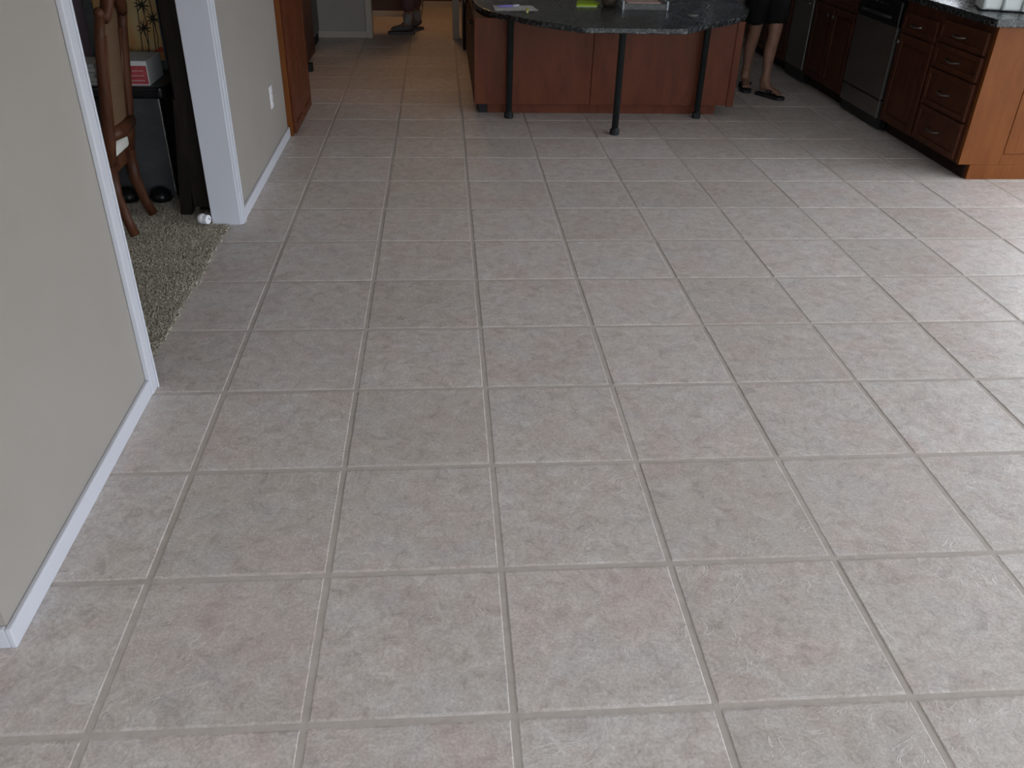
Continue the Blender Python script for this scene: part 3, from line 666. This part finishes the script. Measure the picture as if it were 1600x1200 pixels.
# tall dark cabinet with splayed foot by the jamb
t = thing('tall_cabinet', 'tall dark espresso cabinet with splayed foot behind the white jamb', 'cabinet', (-1.0, 7.0, ZF))
box('carcass', 'espresso', t, -1.10, -.875, 6.74, 8.2, .12, 4.2, .008)
for y in (6.73, 7.9):
    B().add([(-1.26, y, ZF), (-1.13, y, ZF), (-1.13, y + .12, ZF), (-1.26, y + .12, ZF), (-1.12, y, 1.3), (-.98, y, 1.3), (-.98, y + .12, 1.3), (-1.12, y + .12, 1.3)],
            [(0, 3, 2, 1), (4, 5, 6, 7), (0, 1, 5, 4), (1, 2, 6, 5), (2, 3, 7, 6), (3, 0, 4, 7)]).build('leg', 'espresso', t, .006)
box('side_frame', 'black', t, -1.13, -1.10, 6.80, 6.95, .3, 4.1, .004); box('side_frame', 'black', t, -1.13, -1.10, 7.95, 8.15, .3, 4.1, .004)
box('plinth', 'espresso', t, -1.08, -.88, 6.9, 8.1, ZF, .118, .004)
# light switch on the dining wall
t = thing('wall_switch', 'pale switch plate on the dark dining room wall', 'switch', (-2.5, 8.3, 2.2))
pl = box('cover_plate', 'outlet', t, -2.58, -2.40, 8.284, 8.3, 2.08, 2.36, .005); box('toggle', 'outlet', pl, -2.505, -2.475, 8.262, 8.284, 2.19, 2.25, .003)
# white bottle lying on the carpet
t = thing('pill_bottle', 'small white plastic bottle lying on the carpet by the jamb', 'bottle', (-.96, 6.47, .03))
a = Vector((.07, -.03, 0)).normalized(); c0 = Vector((-1.01, 6.50, .085))
def ax(k): return tuple(c0 + a * k)
bd = B().tube([ax(.028), ax(.033), ax(.075), ax(.09), ax(.095)], [.035, .055, .055, .042, .035], 16).build('body', 'outlet', t, 0, True)
cp = B().tube([ax(.096), ax(.1), ax(.138), ax(.143)], [.046, .05, .05, .044], 16).build('cap', 'outlet', t, 0, False)
for k in range(8):
    q = k * math.pi / 4; s = Vector((-a.y, a.x, 0)) * math.cos(q) * .051 + Vector((0, 0, 1)) * math.sin(q) * .051
    B().tube([Vector(ax(.102)) + s, Vector(ax(.136)) + s], .004, 4).build('rib', 'outlet', cp)
B().tube([Vector(ax(.1425)) + Vector((0, 0, .02)), Vector(ax(.1435)) + Vector((0, 0, .02)) + Vector((.012, .02, -.03))], .004, 4).build('printed_arrow', 'greypanel', cp)

# ------------------------------------------------------------------ people (metres inside, feet in tiles)
def skin_mesh(name, chains, m, parent, sub=1, root=0):
    """chains: dict key -> (pos in metres, radius or (rx,ry)), edges list"""
    nodes, edges = chains
    keys = list(nodes); o0 = WL[parent.name] if parent else Vector((0, 0, 0))
    me = bpy.data.meshes.new(name)
    me.from_pydata([Vector(nodes[k][0]) - o0 for k in keys], [(keys.index(a), keys.index(b)) for a, b in edges], [])
    bm = bmesh.new(); bm.from_mesh(me); lay = bm.verts.layers.skin.verify(); bm.verts.ensure_lookup_table()
    for i, k in enumerate(keys):
        r = nodes[k][1]; bm.verts[i][lay].radius = r if isinstance(r, tuple) else (r, r); bm.verts[i][lay].use_root = (i == root)
    bm.to_mesh(me); bm.free(); me.materials.append(M[m])
    o = bpy.data.objects.new(name, me); col.objects.link(o); WL[o.name] = Vector(o0)
    if parent: o.parent = parent
    s = o.modifiers.new('skin', 'SKIN'); s.use_smooth_shade = True; s.use_x_symmetry = False
    u = o.modifiers.new('sub', 'SUBSURF'); u.levels = sub; u.render_levels = sub
    # freeze to a plain mesh so that every tool reads the same surface
    dg = bpy.context.evaluated_depsgraph_get(); ev = o.evaluated_get(dg); nm = bpy.data.meshes.new_from_object(ev)
    o.modifiers.clear(); o.data = nm; nm.name = name
    nm.polygons.foreach_set('use_smooth', [True] * len(nm.polygons))
    return o
def rotv(v, a): return Vector((v[0] * math.cos(a) - v[1] * math.sin(a), v[0] * math.sin(a) + v[1] * math.cos(a), v[2]))

def person(label, hip, facing, feet, height, top_m, bottom_m, hem, shoe):
    """hip: xy metres of the pelvis; facing: heading angle; feet: ((ankle xy, toe heading), ...) right then left"""
    t = thing('person', label, 'person', (hip[0] / T, hip[1] / T, 0))
    k = height / 1.70
    hp = Vector((hip[0], hip[1], .92 * k))
    fw = rotv((1, 0, 0), facing); lf = rotv((0, 1, 0), facing); up = Vector((0, 0, 1))
    N = {}; E = []
    def nd(n, p, r, par=None): N[n] = (tuple(p), r); (E.append((par, n)) if par else None)
    nd('pelvis', hp, (.15 * k, .115 * k)); nd('waist', hp + up * .14 * k, (.135 * k, .10 * k), 'pelvis'); nd('chest', hp + up * .36 * k, (.155 * k, .115 * k), 'waist')
    nd('neck0', hp + up * .51 * k, .07 * k, 'chest'); nd('neck', hp + up * .58 * k + fw * .01, .052 * k, 'neck0')
    nd('jaw', hp + up * .645 * k + fw * .035, .062 * k, 'neck'); nd('head', hp + up * .72 * k + fw * .02, .086 * k, 'jaw'); nd('crown', hp + up * .76 * k + fw * .005, .07 * k, 'head')
    nd('nose', hp + up * .70 * k + fw * .108, .012 * k, 'head')
    knees = {}
    for s, tag_ in ((-1, 'R'), (1, 'L')):
        an, hd = feet[0] if s < 0 else feet[1]
        tip = rotv((1, 0, 0), hd); A = Vector((an[0], an[1], .085 * k)); sole = .03
        hj = hp + lf * s * .095 * k - up * .06 * k
        mid = (hj + A) / 2; kn = Vector((mid.x, mid.y, .49 * k)) + fw * .035
        knees[tag_] = (hj, kn, A)
        nd('hip' + tag_, hj, .094 * k, 'pelvis'); nd('thigh' + tag_, hj.lerp(kn, .5) + fw * .01, .078 * k, 'hip' + tag_)
        nd('knee' + tag_, kn, .054 * k, 'thigh' + tag_); nd('calf' + tag_, kn.lerp(A, .32) - fw * .02, .056 * k, 'knee' + tag_)
        nd('shin' + tag_, kn.lerp(A, .7) - fw * .006, .038 * k, 'calf' + tag_); nd('ankle' + tag_, A, .034 * k, 'shin' + tag_)
        nd('heel' + tag_, Vector((A.x, A.y, sole + .03)) - tip * .04, .03 * k, 'ankle' + tag_)
        nd('ball' + tag_, Vector((A.x, A.y, sole + .02)) + tip * .13 * k, (.034 * k, .018), 'ankle' + tag_)
        sd = rotv((0, 1, 0), hd)
        for q in range(5):
            off = (q - 2) * .0165 * k; ln = (.062, .058, .052, .046, .038)[q if s > 0 else 4 - q] if False else (.058 - .006 * abs(q - (3 if s < 0 else 1)))
            nd('toe%d' % q + tag_, Vector((A.x, A.y, sole + .014)) + tip * (.13 + ln) * k + sd * off, .0085 * k, 'ball' + tag_)
        # arms hang, slightly bent
        sh = hp + up * .47 * k + lf * s * .175 * k; el = sh - up * .28 * k + lf * s * .05 - fw * .02; wr = el + up * .03 * k + fw * .23 * k - lf * s * .06
        nd('shoulder' + tag_, sh, .058 * k, 'chest'); nd('elbow' + tag_, el, .042 * k, 'shoulder' + tag_); nd('wrist' + tag_, wr, .028 * k, 'elbow' + tag_)
        pm = wr + fw * .07 * k; nd('palm' + tag_, pm, (.034 * k, .018 * k), 'wrist' + tag_)
        for q in range(4):
            f0 = pm + fw * .045 * k + up * (.028 - q * .018) * k
            nd('f%da' % q + tag_, f0, .0095 * k, 'palm' + tag_); nd('f%db' % q + tag_, f0 + fw * (.05 - .006 * abs(q - 1)) * k - lf * s * .02, .008 * k, 'f%da' % q + tag_)
        nd('thumb' + tag_, pm + up * .05 * k + fw * .01 * k, .010 * k, 'palm' + tag_); nd('thumbtip' + tag_, pm + up * .06 * k + fw * .045 * k, .0085 * k, 'thumb' + tag_)
    body = skin_mesh('body', (N, E), 'skin', t, 2)
    # clothes: slightly fuller copies of the same limbs, ending cleanly
    N2 = {}; E2 = []
    def n2(n, p, r, par=None): N2[n] = (tuple(p), r); (E2.append((par, n)) if par else None)
    n2('p', hp, (.18 * k, .145 * k)); n2('w', hp + up * .12 * k, (.155 * k, .122 * k), 'p')
    for q in ('R', 'L'):
        hj, kn, A = knees[q]; full = hj.lerp(A, 1)
        def along(z):
            return hj.lerp(kn, (hj.z - z) / (hj.z - kn.z)) if z > kn.z else kn.lerp(A, (kn.z - z) / (kn.z - A.z))
        n2('h' + q, hj, .118 * k, 'p'); prev = 'h' + q
        zs = [hj.z + (hem - hj.z) * f for f in (.3, .55, .8, 1)]
        for i, z in enumerate(zs):
            wdt = (.116, .108, .102, .102) if hem > .4 else (.11, .092, .082, .08)
            n2('l%d' % i + q, along(z) - (fw * .01 if hem < .4 else up * 0), wdt[i] * k, prev); prev = 'l%d' % i + q
    skin_mesh('shorts' if hem > .4 else 'trousers', (N2, E2), bottom_m, t, 1)
    N3 = {}; E3 = []
    def n3(n, p, r, par=None): N3[n] = (tuple(p), r); (E3.append((par, n)) if par else None)
    n3('a', hp + up * .1 * k, (.17 * k, .135 * k)); n3('b', hp + up * .36 * k, (.175 * k, .135 * k), 'a'); n3('c', hp + up * .50 * k, (.09 * k, .08 * k), 'b')
    for s, q in ((-1, 'R'), (1, 'L')):
        sh = hp + up * .47 * k + lf * s * .175 * k; n3('s' + q, sh, .075 * k, 'b'); n3('e' + q, sh - up * .17 * k + lf * s * .03, .07 * k, 's' + q)
    skin_mesh('shirt', (N3, E3), top_m, t, 1)
    hc = hp + up * .735 * k - fw * .012
    b = B().lathe(tuple(hc / T), [(.03 / T, .105 / T), (.075 / T, .085 / T), (.096 / T, .045 / T), (.1 / T, 0), (.096 / T, -.05 / T), (.085 / T, -.08 / T)][::-1], 18)
    b.v = [p - fw * .02 / T if (p - hc / T).dot(fw) > .05 / T and p.z < hc.z / T + .06 / T else p for p in b.v]; b.build('hair', 'hair', t, 0, True)
    for s in (-1, 1):
        B().lathe(tuple((hp + up * .715 * k + fw * .098 + lf * s * .03) / T), [(.002 / T, -.01 / T), (.011 / T, 0), (.002 / T, .01 / T)], 10).build('eye', 'ink', t, 0, True)
    B().tube([(hp + up * .66 * k + fw * .085 + lf * s * .022) / T for s in (-1, 0, 1)], .006 / T, 6).build('mouth', 'redprint', t, 0, True)
    # footwear
    for s in (-1, 1):
        an, hd = feet[0] if s < 0 else feet[1]; tip = rotv((1, 0, 0), hd); sd = rotv((0, 1, 0), hd); A = Vector((an[0], an[1], 0))
        outl = [(-.075, .0), (-.065, .03), (0, .034), (.07, .036), (.14, .05), (.19, .044), (.215, .018), (.212, -.018), (.19, -.04), (.14, -.046), (.07, -.036), (0, -.034), (-.065, -.03)]
        P = [(A + tip * x * k + sd * y * k) for x, y in outl]
        if shoe == 'sandal':
            so = B().prism([(p.x / T, p.y / T) for p in P], 0.001, .026 / T).build('flip_flop_sole', 'rubber', t, .006)
            tp = A + tip * .15 * k + up * .03
            for e_ in (-1, 1):
                pts = [tp, tp - tip * .03 + up * .03 + sd * e_ * .02, A + tip * .08 * k + sd * e_ * .046 * k + up * .06, A + tip * .035 * k + sd * e_ * .042 * k + up * .022]
                B().tube([p / T for p in pts], [.006 / T, .009 / T, .010 / T, .008 / T], 6).build('strap', 'rubber', so, 0, True)
        else:
            B().prism([(p.x / T, p.y / T) for p in P], 0.001, .028 / T).build('shoe_sole', 'sneaker', t, .008)
            NN = {'a': (tuple(A + up * .075 - tip * .02), .048), 'b': (tuple(A + up * .065 + tip * .06), (.046, .042)), 'c': (tuple(A + up * .052 + tip * .14), (.044, .03)), 'd': (tuple(A + up * .045 + tip * .185), (.03, .022)), 'e': (tuple(A + up * .06 - tip * .05), (.034, .034)), 'f': (tuple(A + up * .11), .046)}
            up_ = skin_mesh('shoe_upper', (NN, [('a', 'b'), ('b', 'c'), ('c', 'd'), ('a', 'e'), ('a', 'f')]), 'sneaker', t, 1)
            B().tube([(A + up * .10) / T, (A + up * .2) / T], [.045 / T, .05 / T], 12).build('sock', 'sock', t, 0, True)
            for q in range(3):
                c = A + tip * (.055 + .03 * q) + up * (.112 - .016 * q); B().tube([(c - sd * .03) / T, (c + up * .006) / T, (c + sd * .03) / T], .004 / T, 5).build('lace', 'sock', t, 0, True)
    return t
person('person in black shorts and black flip-flops standing beside the island', (7.33 * T, 13.0 * T), math.radians(-72),
       (((7.30 * T, 13.42 * T), math.radians(-100)), ((7.47 * T, 12.80 * T), math.radians(-58))), 1.66, 'blackcloth', 'blackcloth', .535, 'sandal')
person('person in mulberry trousers and grey sneakers standing in the hallway', (1.02 * T, 18.95 * T), math.radians(180),
       (((1.12 * T, 19.3 * T), math.radians(188)), ((.92 * T, 18.66 * T), math.radians(180))), 1.72, 'maroon', 'maroon', .20, 'sneaker')

# ------------------------------------------------------------------ hall ceiling lamp
t = thing('ceiling_lamp', 'round frosted ceiling lamp in the hallway', 'lamp', (1.6, 20.4, 5.08))
B().lathe((1.6, 20.4, 5.24), [(.30, 0), (.32, .02), (.32, .058)], 24).build('base', 'nickel', t, 0, True)
sh = mat('lamp_glass', (.9, .8, .65), .4); sh.node_tree.nodes['Principled BSDF'].inputs['Emission Color'].default_value = (1, .62, .30, 1)
sh.node_tree.nodes['Principled BSDF'].inputs['Emission Strength'].default_value = 4.0; M['lampglass'] = sh
B().lathe((1.6, 20.4, 5.08), [(.04, 0), (.16, .02), (.25, .07), (.29, .158)], 24).build('shade', 'lampglass', t, 0, True)
ld = bpy.data.lights.new('hall_lamp_light', 'AREA'); ld.shape = 'DISK'; ld.size = .25; ld.energy = 8; ld.color = (1, .55, .25)
lo = bpy.data.objects.new('hall_lamp_light', ld); col.objects.link(lo); lo.location = (1.6 * T, 20.4 * T, 5.06 * T)
# unseen spot added to warm the passage floor beside the island
t = thing('added_downlight', 'added round downlight warming the passage beside the island', 'lamp', (.9, 14.2, 5.27))
B().lathe((.9, 14.2, 5.27), [(.12, 0), (.16, .004), (.16, .03)], 24).build('trim_ring', 'white', t, 0, True)
ld = bpy.data.lights.new('added_warm_spot', 'SPOT'); ld.energy = 16; ld.color = (1, .55, .25); ld.spot_size = math.radians(75); ld.spot_blend = .8; ld.shadow_soft_size = .05
lo = bpy.data.objects.new('added_warm_spot', ld); col.objects.link(lo); lo.location = (.9 * T, 14.2 * T, 5.25 * T)
